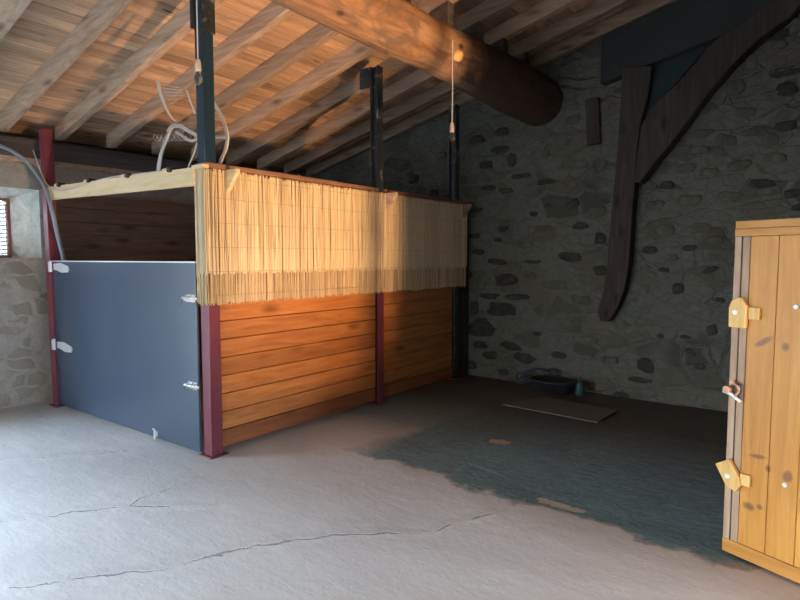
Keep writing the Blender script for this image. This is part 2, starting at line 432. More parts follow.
# ------------------------------------------------------------------ FRONT wall (behind the viewer, square to the view) and its wide barn opening
DW = 1.2
def fp(a, out=0): return Vector((-F0.x*(DW+out) + RT.x*a, -F0.y*(DW+out) + RT.y*a, 0))
def aR(): return 0.02
A0, A1 = -10.2, (XR - (-F0.x*DW))/RT.x     # wall ends along its run
O0, O1, OH = -7.8, -1.6, 2.4             # the opening
def quadbox(mb, a, b, z0, z1, t=.5):
    c = [fp(a), fp(b), fp(b, t), fp(a, t)]
    mb.hexa([(p.x, p.y, z0) for p in c], [(p.x, p.y, z1) for p in c])
mb = MB()
quadbox(mb, A0, O0, -.14, 4.8); quadbox(mb, O1, A1+.5, -.14, 4.8); quadbox(mb, O0, O1, OH, 4.8)
tag(mb.build('wall_front', M['stoneL']), 'stone wall behind the viewer with the wide barn opening', 'wall', kind='structure')

# ------------------------------------------------------------------ RIGHT wall with doorway
DY0, DY1, DH = 1.95, 2.92, 1.8
mb = MB(); T = .42
yF = (fp(A1)).y - .6
mb.box((XR, yF, -.14), (XR+T, DY0, 4.7)); mb.box((XR, DY1, -.14), (XR+T, YB+.5, 4.7)); mb.box((XR, DY0, DH), (XR+T, DY1, 4.7))
tag(mb.build('wall_right', M['stoneL']), 'stone wall on the right that carries the small wooden door', 'wall', kind='structure')

# ------------------------------------------------------------------ BACK wall: rubble, follows the roof slope, stones standing proud of the mortar
mb = MB(); nx, nzs = 230, 120
X0, X1 = XL-.5, XR+T
vs = []; fs = []
for i in range(nx+1):
    x = X0 + (X1-X0)*i/nx; H = zr(x)+RD+.02
    for j in range(nzs+1):
        z = -.06 + (H+.06)*j/nzs
        d = .022*nz(x*1.3, z*1.3, 4) + .014*nz(x*4, z*6, 9) + .008*nz(x*11, z*13, 2)
        vs.append((x, YB + d, z))
for i in range(nx):
    for j in range(nzs):
        a = i*(nzs+1)+j; fs.append((a, a+1, a+nzs+2, a+nzs+1))
mb.add(vs, fs)
# core of the wall behind the rough face
mb.add([(X0, YB+.06, -.14), (X1, YB+.06, -.14), (X1, YB+.5, -.14), (X0, YB+.5, -.14), (X0, YB+.06, zr(X0)+RD), (X1, YB+.06, zr(X1)+RD), (X1, YB+.5, zr(X1)+RD), (X0, YB+.5, zr(X0)+RD)],
       [(0, 3, 2, 1), (4, 5, 6, 7), (0, 1, 5, 4), (1, 2, 6, 5), (2, 3, 7, 6), (3, 0, 4, 7)])
def stone(mb, cx, cz, w, h, mi, seed, depth=.03, tilt=0):
    n = 14; rings = [(1.0, -.012), (.93, depth*.55), (.75, depth*.9), (.4, depth)]
    vs = []
    for rr, dd in rings:
        for k in range(n):
            a = 2*PI*k/n
            q = 1 + .38*nz(math.cos(a)*1.3+seed*3.1, math.sin(a)*1.3, seed) + .16*nz(math.cos(a)*3.3, math.sin(a)*3.3, seed*2.3)
            ca, sa = math.cos(a), math.sin(a)
            ca = math.copysign(abs(ca)**.75, ca); sa = math.copysign(abs(sa)**.75, sa)
            u, v_ = ca*w/2*rr*q, sa*h/2*rr*q
            x = cx + u*math.cos(tilt) - v_*math.sin(tilt); z = cz + u*math.sin(tilt) + v_*math.cos(tilt)
            base = .022*nz(x*1.3, z*1.3, 4) + .014*nz(x*4, z*6, 9) + .008*nz(x*11, z*13, 2)
            vs.append((x, YB + base - dd + .004*nz(x*20, z*20, seed), z))
    vs.append((cx, YB - depth, cz)); c = len(vs)-1
    fs = [(r*n+k, r*n+(k+1) % n, (r+1)*n+(k+1) % n, (r+1)*n+k) for r in range(3) for k in range(n)]
    fs += [(3*n+k, 3*n+(k+1) % n, c) for k in range(n)]
    mb.add(vs, fs, mi)
# stones read off the wall: (photo x, y, width px, height px, shade, tilt)
ST = [(506, 280, 24, 12, 1, 0), (497, 262, 20, 6, 1, -.1), (533, 262, 18, 4, 1, 0), (482, 328, 29, 18, 1, .05), (501, 309, 28, 14, 1, -.08),
      (475, 308, 9, 14, 1, 0), (490, 296, 20, 6, 1, 0), (517, 297, 22, 6, 1, 0), (570, 257, 26, 11, 1, -.05), (572, 204, 14, 8, 1, .3),
      (580, 226, 16, 7, 1, 0), (474, 236, 14, 6, 1, 0), (478, 252, 12, 7, 1, 0), (503, 229, 11, 6, 1, .2), (498, 240, 8, 5, 1, 0),
      (534, 214, 8, 6, 1, 0), (548, 206, 8, 5, 1, 0), (597, 211, 18, 11, 2, 0), (600, 238, 14, 12, 1, 0), (468, 275, 10, 8, 1, 0),
      (490, 355, 14, 8, 1, 0), (511, 346, 20, 8, 1, -.15), (525, 358, 24, 9, 1, -.15), (536, 334, 9, 5, 1, 0), (480, 345, 16, 8, 1, 0),
      (555, 372, 14, 9, 1, 0), (540, 378, 14, 6, 1, 0), (559, 355, 16, 7, 1, 0), (470, 365, 14, 8, 1, 0), (503, 372, 12, 6, 1, 0),
      (678, 289, 12, 12, 1, 0), (645, 365, 18, 15, 1, 0), (712, 330, 12, 11, 1, .2), (660, 336, 7, 5, 1, 0), (685, 337, 12, 4, 1, 0),  # leading entry: a small dark hole, its shade coloured as a stone
      (664, 270, 12, 5, 1, -.1), (671, 258, 16, 6, 2, 0), (710, 270, 16, 6, 1, .4), (720, 300, 12, 5, 1, -.3), (640, 380, 24, 6, 1, 0),
      (700, 366, 12, 7, 1, 0), (690, 352, 14, 5, 1, -.5), (610, 360, 18, 8, 2, 0), (590, 340, 16, 8, 2, 0), (620, 395, 20, 6, 1, 0),
      (506, 191, 16, 6, 1, 0), (489, 188, 14, 5, 1, 0), (520, 176, 20, 5, 1, 0), (546, 182, 22, 5, 1, 0), (500, 150, 18, 8, 1, 0),
      (487, 165, 15, 7, 1, 0), (512, 160, 10, 14, 1, 0), (478, 140, 16, 8, 1, 0), (502, 132, 14, 8, 1, 0), (475, 210, 16, 5, 1, 0),
      (700, 134, 26, 8, 2, 0), (708, 108, 18, 10, 2, .3), (735, 88, 20, 16, 2, 0), (722, 70, 14, 12, 2, 0), (752, 62, 12, 16, 2, .1),
      (700, 150, 22, 10, 2, 0), (725, 140, 22, 12, 2, -.4), (755, 132, 26, 9, 2, 0), (778, 120, 20, 12, 2, .2), (770, 96, 24, 10, 2, 0),
      (745, 112, 24, 9, 2, -.1), (686, 168, 22, 9, 2, .1), (710, 172, 20, 9, 2, 0), (740, 165, 26, 10, 2, .1), (775, 158, 26, 10, 2, -.1),
      (790, 85, 14, 12, 2, 0), (778, 70, 18, 9, 2, 0), (780, 45, 18, 10, 2, 0), (795, 30, 14, 9, 2, 0), (668, 185, 16, 8, 1, 0),
      (655, 205, 20, 10, 2, 0), (690, 200, 26, 12, 2, 0), (730, 196, 26, 10, 2, 0), (770, 190, 26, 9, 2, 0), (665, 230, 22, 10, 2, 0),
      (700, 228, 26, 10, 2, .1), (650, 250, 16, 8, 1, 0), (690, 248, 16, 6, 1, 0), (715, 240, 16, 8, 2, 0), (575, 165, 28, 10, 2, -.05),
      (560, 140, 24, 14, 2, 0), (540, 155, 20, 10, 2, 0), (575, 185, 24, 8, 2, 0), (572, 120, 14, 10, 2, 0), (600, 165, 14, 14, 2, 0),
      (545, 230, 24, 10, 2, 0), (525, 245, 18, 8, 2, 0), (555, 285, 26, 10, 2, 0), (580, 300, 22, 10, 2, 0), (545, 310, 26, 12, 2, 0),
      (570, 325, 22, 9, 2, 0), (530, 275, 14, 8, 2, 0), (600, 270, 14, 10, 1, 0)]
for i, (px, py, w, h, mi, tl) in enumerate(ST):
    p = on(px, py, (0, 1, 0), YB); q = on(px+w/2, py, (0, 1, 0), YB); q2 = on(px-w/2, py, (0, 1, 0), YB)
    u = on(px, py-h/2, (0, 1, 0), YB); d_ = on(px, py+h/2, (0, 1, 0), YB)
    stone(mb, p.x, p.z, abs(q.x-q2.x), abs(u.z-d_.z), mi, i*.37+1, random.uniform(.015, .035), tl)
for i in range(70):   # part of the wall hidden by the stall and the open door
    x = random.choice([random.uniform(-6.4, -4.0), random.uniform(-.6, .6)]); z = random.uniform(.1, zr(x)-.2)
    stone(mb, x, z, random.uniform(.12, .3), random.uniform(.06, .15), random.choice([1, 2]), i*.71+40)
tag(mb.build('wall_back', [M['stoneB'], M['cobble'], M['cobble_l']], smooth=True), 'dark rubble stone back wall of the barn', 'wall', kind='structure')

# ------------------------------------------------------------------ LEFT wall with a splayed window opening
WY0, WY1, WZ0, WZ1 = 1.05, 2.54, 1.5, 2.2       # at the inner face
VY0, VY1, VZ1 = 1.3, 2.385, 2.12                 # at the window
XW = XL-.34; XO = XL-.55
HW = 2.46
yA, yB_ = -6.8, YB+.5
mb = MB()
def rough_face(mb, y0, y1, z0, z1, mi=0, st=.06):
    ny = max(2, int((y1-y0)/st)); nn = max(2, int((z1-z0)/st)); vs = []; fs = []
    for i in range(ny+1):
        for j in range(nn+1):
            y = y0+(y1-y0)*i/ny; z = z0+(z1-z0)*j/nn
            e = min(1, min(i, ny-i, j, nn-j)/2)
            vs.append((XL + e*(.02*nz(y*1.5, z*1.5, 1)+.012*nz(y*5, z*6, 3)+.004), y, z))
    for i in range(ny):
        for j in range(nn):
            a = i*(nn+1)+j; fs.append((a, a+nn+1, a+nn+2, a+1))
    mb.add(vs, fs, mi)
LY0, LY1, LH = -2.3, .3, 2.1      # side doorway out of view
for (y0, y1, z0, z1) in ((yA, LY0, -.12, HW), (LY0, LY1, LH, HW), (LY1, yB_, -.12, WZ0), (LY1, WY0, WZ0, HW), (WY1, yB_, WZ0, HW), (WY0, WY1, WZ1, HW)):
    rough_face(mb, y0, y1, z0, z1)
mb.box((XO, yA, -.14), (XL-.005, LY0, HW)); mb.box((XO, LY0, LH), (XL-.005, LY1, HW)); mb.box((XO, LY1, -.14), (XL-.005, yB_, WZ0-.002)); mb.box((XO, LY1, WZ0), (XL-.005, WY0-.01, HW)); mb.box((XO, WY1+.01, WZ0), (XL-.005, yB_, HW))
mb.box((XO, WY0-.01, WZ1+.01), (XL-.005, WY1+.01, HW))
def patch(c00, c10, c11, c01, n=14, amp=.02, mi=1):
    vs = []; fs = []; c = [Vector(q) for q in (c00, c10, c11, c01)]
    nn = (c[1]-c[0]).cross(c[3]-c[0]).normalized()
    for i in range(n+1):
        for j in range(n+1):
            u, w = i/n, j/n; p = c[0]*(1-u)*(1-w)+c[1]*u*(1-w)+c[2]*u*w+c[3]*(1-u)*w
            e = min(1, min(i, n-i, j, n-j)/2); vs.append(p + nn*e*amp*(nz(p.x*7, p.y*7, p.z*7)+.5*nz(p.x*16, p.y*16, p.z*16)))
    for i in range(n):
        for j in range(n):
            a = i*(n+1)+j; fs.append((a, a+n+1, a+n+2, a+1))
    mb.add(vs, fs, mi)
patch((XL, WY1, WZ0), (XW, VY1, WZ0), (XW, VY1, VZ1), (XL, WY1, WZ1), 18, .03)
patch((XL, WY0, WZ0), (XW, VY0, WZ0), (XW, VY0, VZ1), (XL, WY0, WZ1))
patch((XL, WY0, WZ1), (XW, VY0, VZ1), (XW, VY1, VZ1), (XL, WY1, WZ1))
patch((XL, WY0, WZ0), (XW, VY0, WZ0), (XW, VY1, WZ0), (XL, WY1, WZ0), 12, .006)
# masonry around the window itself, from the splay out to the face
mb.box((XO, WY0-.02, WZ0), (XW, VY0, WZ1+.02)); mb.box((XO, VY1, WZ0), (XW, WY1+.02, WZ1+.02)); mb.box((XO, VY0, VZ1), (XW, VY1, WZ1+.02))
tag(mb.build('wall_left', [M['stoneL'], M['reveal']], smooth=True), 'pale plastered rubble wall on the left with a small deep window', 'wall', kind='structure')
# window
w = empty('window_1', (XW, (VY0+VY1)/2, WZ0), 'small louvred window deep in the left stone wall', 'window', kind='structure')
mb = MB(); ft = .03
mb.box((XW-.05, VY0, WZ0), (XW+.01, VY0+ft, VZ1)); mb.box((XW-.05, VY1-ft, WZ0), (XW+.01, VY1, VZ1))
mb.box((XW-.05, VY0+ft, WZ0), (XW+.01, VY1-ft, WZ0+ft)); mb.box((XW-.05, VY0+ft, VZ1-ft), (XW+.01, VY1-ft, VZ1))
mb.build('window_frame', M['winframe'], w, .004)
mb = MB(); k = int((VZ1-WZ0-2*ft)/.042)
for i in range(k):
    z = WZ0+ft+.021+i*.042
    mb.add([(XW-.075, VY0+ft, z-.024), (XW-.045, VY0+ft, z-.004), (XW-.045, VY1-ft, z-.004), (XW-.075, VY1-ft, z-.024),
            (XW-.075, VY0+ft, z-.008), (XW-.045, VY0+ft, z+.008), (XW-.045, VY1-ft, z+.008), (XW-.075, VY1-ft, z-.008)],
           [(0, 3, 2, 1), (4, 5, 6, 7), (0, 1, 5, 4), (1, 2, 6, 5), (2, 3, 7, 6), (3, 0, 4, 7)])
mb.build('louver', M['louver'], w)

# ------------------------------------------------------------------ FLOOR
mb = MB(); vs = []; fs = []
xs = [XL-.02 + i*.07 for i in range(int((XR+T-XL)/.07)+2)]; ys = [-7.2 + i*.07 for i in range(int((YB+7.3)/.07)+2)]
for x in xs:
    for y in ys:
        d = .010*nz(x*.7, y*.7, 5) + .005*nz(x*2.3, y*2.3, 8)
        d += -.010*max(0, min(1, (y-3.28-.12*nz(x*2, 1, 3))*14))*max(0, min(1, (x+2.7)*4))
        vs.append((x, y, d-.004))
n = len(ys)
for i in range(len(xs)-1):
    for j in range(n-1):
        cx, cy = (xs[i]+xs[i+1])/2, (ys[j]+ys[j+1])/2
        if Vector((cx, cy, 0)).dot(F0) < -(DW+.5): continue
        a = i*n+j; fs.append((a, a+n, a+n+1, a+1))
mb.add(vs, fs)
tag(mb.build('floor', M['floor'], smooth=True), 'cracked cement floor of the barn, darker and rougher towards the back', 'floor', kind='structure')

# ------------------------------------------------------------------ CEILING: boards nailed across the rafters, under a solid roof deck
mb = MB(); pit = .118; x = -8 + pit*math.floor((-7.25+8)/pit)
while x < XR+.5:
    a, b = x+.0022, x+pit-.0022
    za, zb = zr(a)+RD, zr(b)+RD
    dz = .003*nz(x*9, 2, 2)
    mb.add([(a, -7.3, za+dz), (b, -7.3, zb+dz), (b, YB+.5, zb+dz), (a, YB+.5, za+dz), (a, -7.3, za+.02), (b, -7.3, zb+.02), (b, YB+.5, zb+.02), (a, YB+.5, za+.02)],
           [(0, 3, 2, 1), (4, 5, 6, 7), (0, 1, 5, 4), (1, 2, 6, 5), (2, 3, 7, 6), (3, 0, 4, 7)])
    x += pit
xa, xb = -7.35, XR+.55
mb.add([(xa, -7.35, zr(xa)+RD+.022), (xb, -7.35, zr(xb)+RD+.022), (xb, YB+.55, zr(xb)+RD+.022), (xa, YB+.55, zr(xa)+RD+.022),
        (xa, -7.35, zr(xa)+RD+.12), (xb, -7.35, zr(xb)+RD+.12), (xb, YB+.55, zr(xb)+RD+.12), (xa, YB+.55, zr(xa)+RD+.12)],
       [(0, 3, 2, 1), (4, 5, 6, 7), (0, 1, 5, 4), (1, 2, 6, 5), (2, 3, 7, 6), (3, 0, 4, 7)])
tag(mb.build('ceiling', M['ceiling']), 'sloping ceiling of narrow reddish boards above the rafters', 'ceiling', kind='structure')

# ------------------------------------------------------------------ RAFTERS (run along X, fall towards the left wall)
RW = .085
raf = [(-.42, 'sawn rafter above and behind the viewer'),
       (1.145, 'pale rafter nearest the viewer, far out of reach overhead'),
       (1.73, 'short end of pale rafter cut off by the top left corner'),
       (2.26, 'pale rafter left of the one meeting the left maroon post'),
       (2.79, 'pale rafter whose low end comes down beside the left maroon post'),
       (3.32, 'greyish rafter carrying a thin white cable, right of the green post'),
       (3.85, 'grey rafter between two glowing orange board strips'),
       (4.38, 'reddish rafter just left of the black middle post head'),
       (4.91, 'brown rafter that the black middle post head touches'),
       (5.41, 'dim brown rafter passing just right of the black middle post'),
       (5.91, 'dark rafter second from the back stone wall'),
       (6.36, 'darkest rafter lying along the back stone wall')]
for Yf, lab in raf:
    if Yf < 1.6: continue
    a, b = -6.56, XR+.02
    mb = MB()
    ns = 40; y0, y1 = Yf-RW, Yf
    vs = []
    for i in range(ns+1):
        x = a+(b-a)*i/ns; wv = .006*nz(x*.8, Yf*3, 1); z = zr(x)+.004*nz(x*1.1, Yf*5, 4)
        vs += [(x, y0+wv, z), (x, y1+wv, z), (x, y1+wv, zr(x)+RD), (x, y0+wv, zr(x)+RD)]
    fs = [(0, 1, 2, 3), tuple(4*ns+k for k in (3, 2, 1, 0))]
    for i in range(ns):
        for k in range(4): fs.append((4*i+k, 4*i+(k+1) % 4, 4*i+4+(k+1) % 4, 4*i+4+k))
    mb.add(vs, fs)
    o = mb.build('rafter', M['rafter'], None, .006, origin=(a, Yf, zr(a)))
    tag(o, lab, 'rafter', 'sloping rafters under the roof boards')

# log purlin
mb = MB(); xc, zc, r0 = -2.82, 3.30, .27; ns, nn = 90, 40; vs = []
for i in range(ns+1):
    y = -3.2 + (YB+.12+3.2)*i/ns
    cx = xc + .03*nz(y*.5, 1, 1); cz = zc + .02*nz(y*.5, 7, 2); rr = (.205 + .065*max(0, min(1, (y-4.1)/1.6)))*(1+.04*nz(y*.8, 3, 3))
    for k in range(nn):
        a = 2*PI*k/nn; q = 1 + .05*nz(math.cos(a)*1.4, math.sin(a)*1.4, y*.6) + .018*nz(math.cos(a)*5, math.sin(a)*5, y*2)
        vs.append((cx+rr*q*math.cos(a), y, min(cz+rr*q*math.sin(a), zr(cx)-.004+.25*rr*q*math.cos(a))))
fs = [(i*nn+k, i*nn+(k+1) % nn, (i+1)*nn+(k+1) % nn, (i+1)*nn+k) for i in range(ns) for k in range(nn)]
fs += [tuple(range(nn)), tuple(ns*nn+k for k in range(nn))[::-1]]
mb.add(vs, fs)
log = empty('log_purlin', (xc, 3, zc), 'thick round peeled log purlin under the rafters, ending in the back stone wall', 'log beam')
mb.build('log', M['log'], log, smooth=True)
for Yf, lab in raf:
    if Yf < 1.6 or Yf > 6.2: continue
    ym = Yf-RW/2; rr = .205 + .065*max(0, min(1, (ym-4.1)/1.6)); mb = MB()
    mb.hexa([(xc-.09, ym-.05, zc+rr*.82), (xc+.09, ym-.05, zc+rr*.82), (xc+.09, ym+.05, zc+rr*.82), (xc-.09, ym+.05, zc+rr*.82)],
            [(xc-.09, ym-.05, zr(xc-.09)+.002), (xc+.09, ym-.05, zr(xc+.09)+.002), (xc+.09, ym+.05, zr(xc+.09)+.002), (xc-.09, ym+.05, zr(xc-.09)+.002)])
    mb.build('packing_block', M['oldtimber_y'], log, .004)
# cut branch stub on the log
p = on(459, 56, (1, 0, 0), xc+.2)
mb = MB(); q = Vector((xc, p.y, zc)); d = (Vector(p)-q).normalized()
mb.tube([q+d*.15, q+d*(.235), q+d*(.243)], [.055, .042, .03], 14)
o = mb.build('branch_stub', M['button'], log, smooth=True); o['label'] = 'pale sawn knot'

# wall plate on top of the left wall and a pale board under it
mb = MB(); mb.box((XL-.3, -6.7, HW+.05), (XL+.08, YB, zr(XL)-.02))
# top shaped to the roof
o = mb.build('wall_plate', M['oldtimber_y'], None, .01); tag(o, 'dark horizontal wall plate timber along the top of the left wall', 'beam')
mb = MB(); mb.box((XL-.35, -6.7, HW), (XL+.05, YB, HW+.05))
o = mb.build('trim_1', M['rafter'], None, .004); tag(o, 'thin pale board between the left stone wall and the dark timber on it', 'board', kind='structure')
# soffit filling between the wall plate and the roof boards
mb = MB(); mb.hexa([(XL-.45, -6.7, HW), (XL-.3, -6.7, HW), (XL-.3, YB, HW), (XL-.45, YB, HW)], [(XL-.45, -6.7, zr(XL-.45)+RD), (XL-.3, -6.7, zr(XL-.3)+RD), (XL-.3, YB, zr(XL-.3)+RD), (XL-.45, YB, zr(XL-.45)+RD)])
o = mb.build('trim_2', M['oldtimber_y']); tag(o, 'dark filling board between the rafter ends at the eaves', 'board', kind='structure')

# ------------------------------------------------------------------ old truss against the back wall
tr = empty('roof_truss', (-2.0, YB, .8), 'old dark timber truss with post and curved brace against the back wall', 'truss')
def outline(pts, y0, y1, name, mat, parent, bev=.012, extra=1):
    P = [on(px, py, (0, 1, 0), y0) for px, py in pts]
    mb = MB(); mb.hexa([(p.x, y1, p.z) for p in P], [(p.x, y0, p.z) for p in P])
    return mb.build(name, mat, parent, bev)
outline([(622, 66), (620, 110), (616, 165), (611, 215), (607, 262), (603, 292), (597, 312), (600, 321), (608, 322), (617, 308), (624, 290), (629, 262), (632, 215), (635, 180), (637, 150), (641, 120), (648, 95), (652, 66)],
        YB-.16, YB+.05, 'post', M['oldtimber'], tr)
outline([(633, 182), (638, 150), (640, 128), (650, 108), (672, 88), (693, 66), (706, 48), (720, 36), (745, 20), (765, 4), (776, -8), (812, -8), (790, 16), (760, 38), (735, 62), (712, 88), (690, 118), (672, 142), (655, 162), (640, 182)],
        YB-.2, YB+.05, 'brace', M['oldtimber'], tr)
def zt(x): return zr(x)-.02
mb = MB(); P = []
xa_, xb_ = -2.08, .7
mb.hexa([(xa_, YB-.13, zr(xa_)-.5), (xb_, YB-.13, zr(xb_)-.62), (xb_, YB+.05, zr(xb_)-.62), (xa_, YB+.05, zr(xa_)-.5)],
        [(xa_, YB-.13, zr(xa_)-.02), (xb_, YB-.13, zr(xb_)-.02), (xb_, YB+.05, zr(xb_)-.02), (xa_, YB+.05, zr(xa_)-.02)])
top_chord_mb = mb
M['recess_shade'] = paint('dark_teal_shade', (.008, .017, .019), .8, amt=.2)
M['chord'] = paint('blackened_timber', (.022, .025, .024), .85, amt=.3)
top_chord_mb.build('top_chord', M['chord'], tr, .01)
outline([(646, 122), (650, 66), (700, 40), (706, 48), (672, 88), (655, 104)], YB-.05, YB+.05, 'shade_panel', M['recess_shade'], tr, 0)  # thin dark sheet standing in for a shadowed recess in the wall
mb = MB(); p = on(594, 122, (0, 1, 0), YB)
mb.box((p.x-.075, YB-.05, p.z-.25), (p.x+.075, YB+.1, p.z+.25))
mb.xf(Matrix.Translation(p) @ Matrix.Rotation(-.07, 4, 'Y') @ Matrix.Translation(-p))
o = mb.build('timber_stub', M['oldtimber'], None, .012); tag(o, 'short dark upright timber stub set in the back stone wall left of the truss post', 'timber block')

# ------------------------------------------------------------------ STALL: posts
def post(name, x, y, w, lab, lowmat, upmat, zsplit, ztop, prof='box', grp='steel posts of the horse stall', zb=0, lean=0):
    e = empty(name, (x, y, 0), lab, 'post', grp)
    def shaft(z0, z1, k=1.0):
        mb = MB(); h = w/2*k
        if prof == 'box':
            mb.box((x-h, y-h, z0), (x+h, y+h, z1))
        else:
            t = .009
            mb.box((x+h-t, y-h, z0), (x+h, y+h, z1)); mb.box((x-h, y-h, z0), (x-h+t, y+h, z1)); mb.box((x-h+t, y-t/2, z0), (x+h-t, y+t/2, z1))
        if lean: mb.v = [(a+lean*(1-c/2.8), b, c) for a, b, c in mb.v]
        return mb
    shaft(zb+.008, zsplit).build('lower_shaft', lowmat, e, .003)
    shaft(zsplit, ztop, .93).build('upper_shaft', upmat, e, .003)
    mb = MB(); h = w/2+.03; mb.box((x-h+lean, y-h, -.004), (x+h+lean, y+h, .008)); mb.build('foot_plate', M['maroon'], e, .002)
    return e
pc = post('steel_post', XP-.005, YP+.045, .1, 'maroon and green corner post between the blue gate and the orange planks', M['maroon'], M['green'], 1.5, zr(XP)-.004)
# splice plate and bolts near the top of the corner post
mb = MB(); mb.box((XP+.043, YP+.0, 3.12), (XP+.058, YP+.1, 3.4)); mb.box((XP-.075, YP-.02, 3.16), (XP-.055, YP+.09, 3.4))
mb.build('splice_plate', M['black'], pc, .002)
for z in (3.2, 3.3):
    mb = MB(); mb.tube([(XP+.058, YP+.05, z), (XP+.068, YP+.05, z)], .012, 6); mb.build('bolt', M['black'], pc)
    mb = MB(); mb.tube([(XP-.085, YP-.0, z), (XP-.065, YP-.0, z)], .012, 6); mb.build('bolt', M['black'], pc)
pm = post('steel_post', XP-.01, 4.555, .1, 'black and maroon middle post rising from the reed screen to the rafters', M['maroon'], M['black'], 1.5, 3.40, 'H')
mb = MB(); mb.tube([(XP-.04, 4.555, 3.405), (XP-.04, 4.60, 3.405), (XP-.04, 4.66, 3.39)], .01)
mb = MB(); mb.box((XP-.2, 4.515, 3.2), (XP-.062, 4.535, 3.4)); mb.build('head_plate_shade', M['black'], pm, .003)  # head plate, sized to stand in for the shadow on the rafter too
pf = post('steel_post', XP-.01, 6.03, .1, 'dark far post where the plank partition meets the back wall', M['black'], M['black'], 1.16, 3.33, 'H')
pl = post('steel_post', -6.345, YP+.0, .1, 'maroon post at the left end of the blue gate beside the window', M['maroon'], M['maroon'], 1.6, zr(-6.36)+.0, lean=.065)

# partition panels: planks slid between posts
def panel(y0, y1, lab, seed):
    random.seed(seed)
    e = empty('plank_partition', (XP-.01, (y0+y1)/2, 0), lab, 'partition', 'plank partition panels of the stall')
    H0, H1, n = .035, 1.3, 9; h = (H1-H0)/n
    for i in range(n):
        z0 = H0+i*h; mb = MB(); dx = random.uniform(-.002, .002)
        mb.box((XP-.03+dx, y0, z0+.002), (XP+.012+dx, y1, z0+h-.002))
        mb.build('plank', M['pine'] if i else M['pine_shaded'], e, .006, origin=(XP, y0+random.uniform(0, .01), z0))
    return e
M['pine_shaded'] = wood('pine_plank_shaded', (.15, .045, .018), (.24, .08, .03), (.31, .115, .045), 'Y', .5, var=.05)  # bottom plank: shade near the floor coloured into the wood
# the origin keeps plank meshes local
panel(YP+.1, 4.503, 'glowing orange pine plank partition between corner post and middle post', 3)
panel(4.607, 5.978, 'shadowed plank partition between middle post and far post', 5)
mb = MB(); mb.box((XP-.03, 6.085, 0), (XP+.012, YB-.03, 2.13)); o = mb.build('filler_plank', M['oldtimber'], None, .003)
tag(o, 'narrow dark upright plank closing the gap between far post and stone wall', 'plank')
# hidden boards behind the reed, inside the stall
def backing(y0, y1, lab):
    mb = MB(); k = 6; z0 = 1.302; h = (2.12-z0)/k
    for i in range(k): mb.box((XP-.03, y0, z0+i*h+.002), (XP-.008, y1, z0+(i+1)*h-.002))
    o = mb.build('board_backing', M['lining'], None, .003); return tag(o, lab, 'boards', 'boards behind the reed screens')
backing(YP+.1, 4.503, 'brown boards showing faintly behind the left reed screen')
backing(4.607, 5.978, 'brown boards showing faintly behind the right reed screen')

# caps along the top of the partition
mb = MB(); mb.box((XP-.07, YP-.01, 2.16), (XP+.065, 4.50, 2.195)); mb.box((XP-.02, YP+.12, 2.128), (XP+.02, 4.49, 2.16))
o = mb.build('top_rail', M['cap'], None, .004); tag(o, 'brown cap rail on the near reed screen, from green post to middle post', 'rail', 'cap rails on the partition')
mb = MB(); mb.box((XP-.07, 4.61, 2.165), (XP+.06, 6.30, 2.195)); mb.box((XP-.02, 4.62, 2.135), (XP+.02, 6.05, 2.165))
o = mb.build('top_rail', M['cap'], None, .004); tag(o, 'dark cap rail on the far reed screen, from middle post to back wall', 'rail', 'cap rails on the partition')
mb = MB(); mb.hexa([(XP-.045, 2.9, 2.195), (XP+.0, 2.9, 2.195), (XP+.015, 3.95, 2.195), (XP-.03, 3.95, 2.195)], [(XP-.045, 2.9, 2.212), (XP+.0, 2.9, 2.212), (XP+.015, 3.95, 2.212), (XP-.03, 3.95, 2.212)])
o = mb.build('lath', M['pale_pine_y'], None, .002); tag(o, 'thin pale lath lying loose on the near cap rail', 'lath')

# little triangular brackets
def bracket(y, lab, mat):
    e = None
    mb = MB(); t = .035; x0 = XP+.07
    P = [(x0, 2.155), (x0+.125, 2.155), (x0+.125, 2.13), (x0+.015, 2.0), (x0, 2.0)]
    mb.hexa([(a, y-t/2, b) for a, b in P], [(a, y+t/2, b) for a, b in P])
    o = mb.build('bracket', mat, None, .003); return tag(o, lab, 'bracket', 'wooden gussets under the cap rails')
bracket(YP+.17, 'pale wooden gusset under the cap rail beside the green post', M['pale_pine'])
bracket(4.62, 'orange wooden gusset under the cap rail beside the middle post', M['pale_pine_y'])
bracket(6.12, 'small wooden gusset at the far top corner of the reed screen', M['cap'])

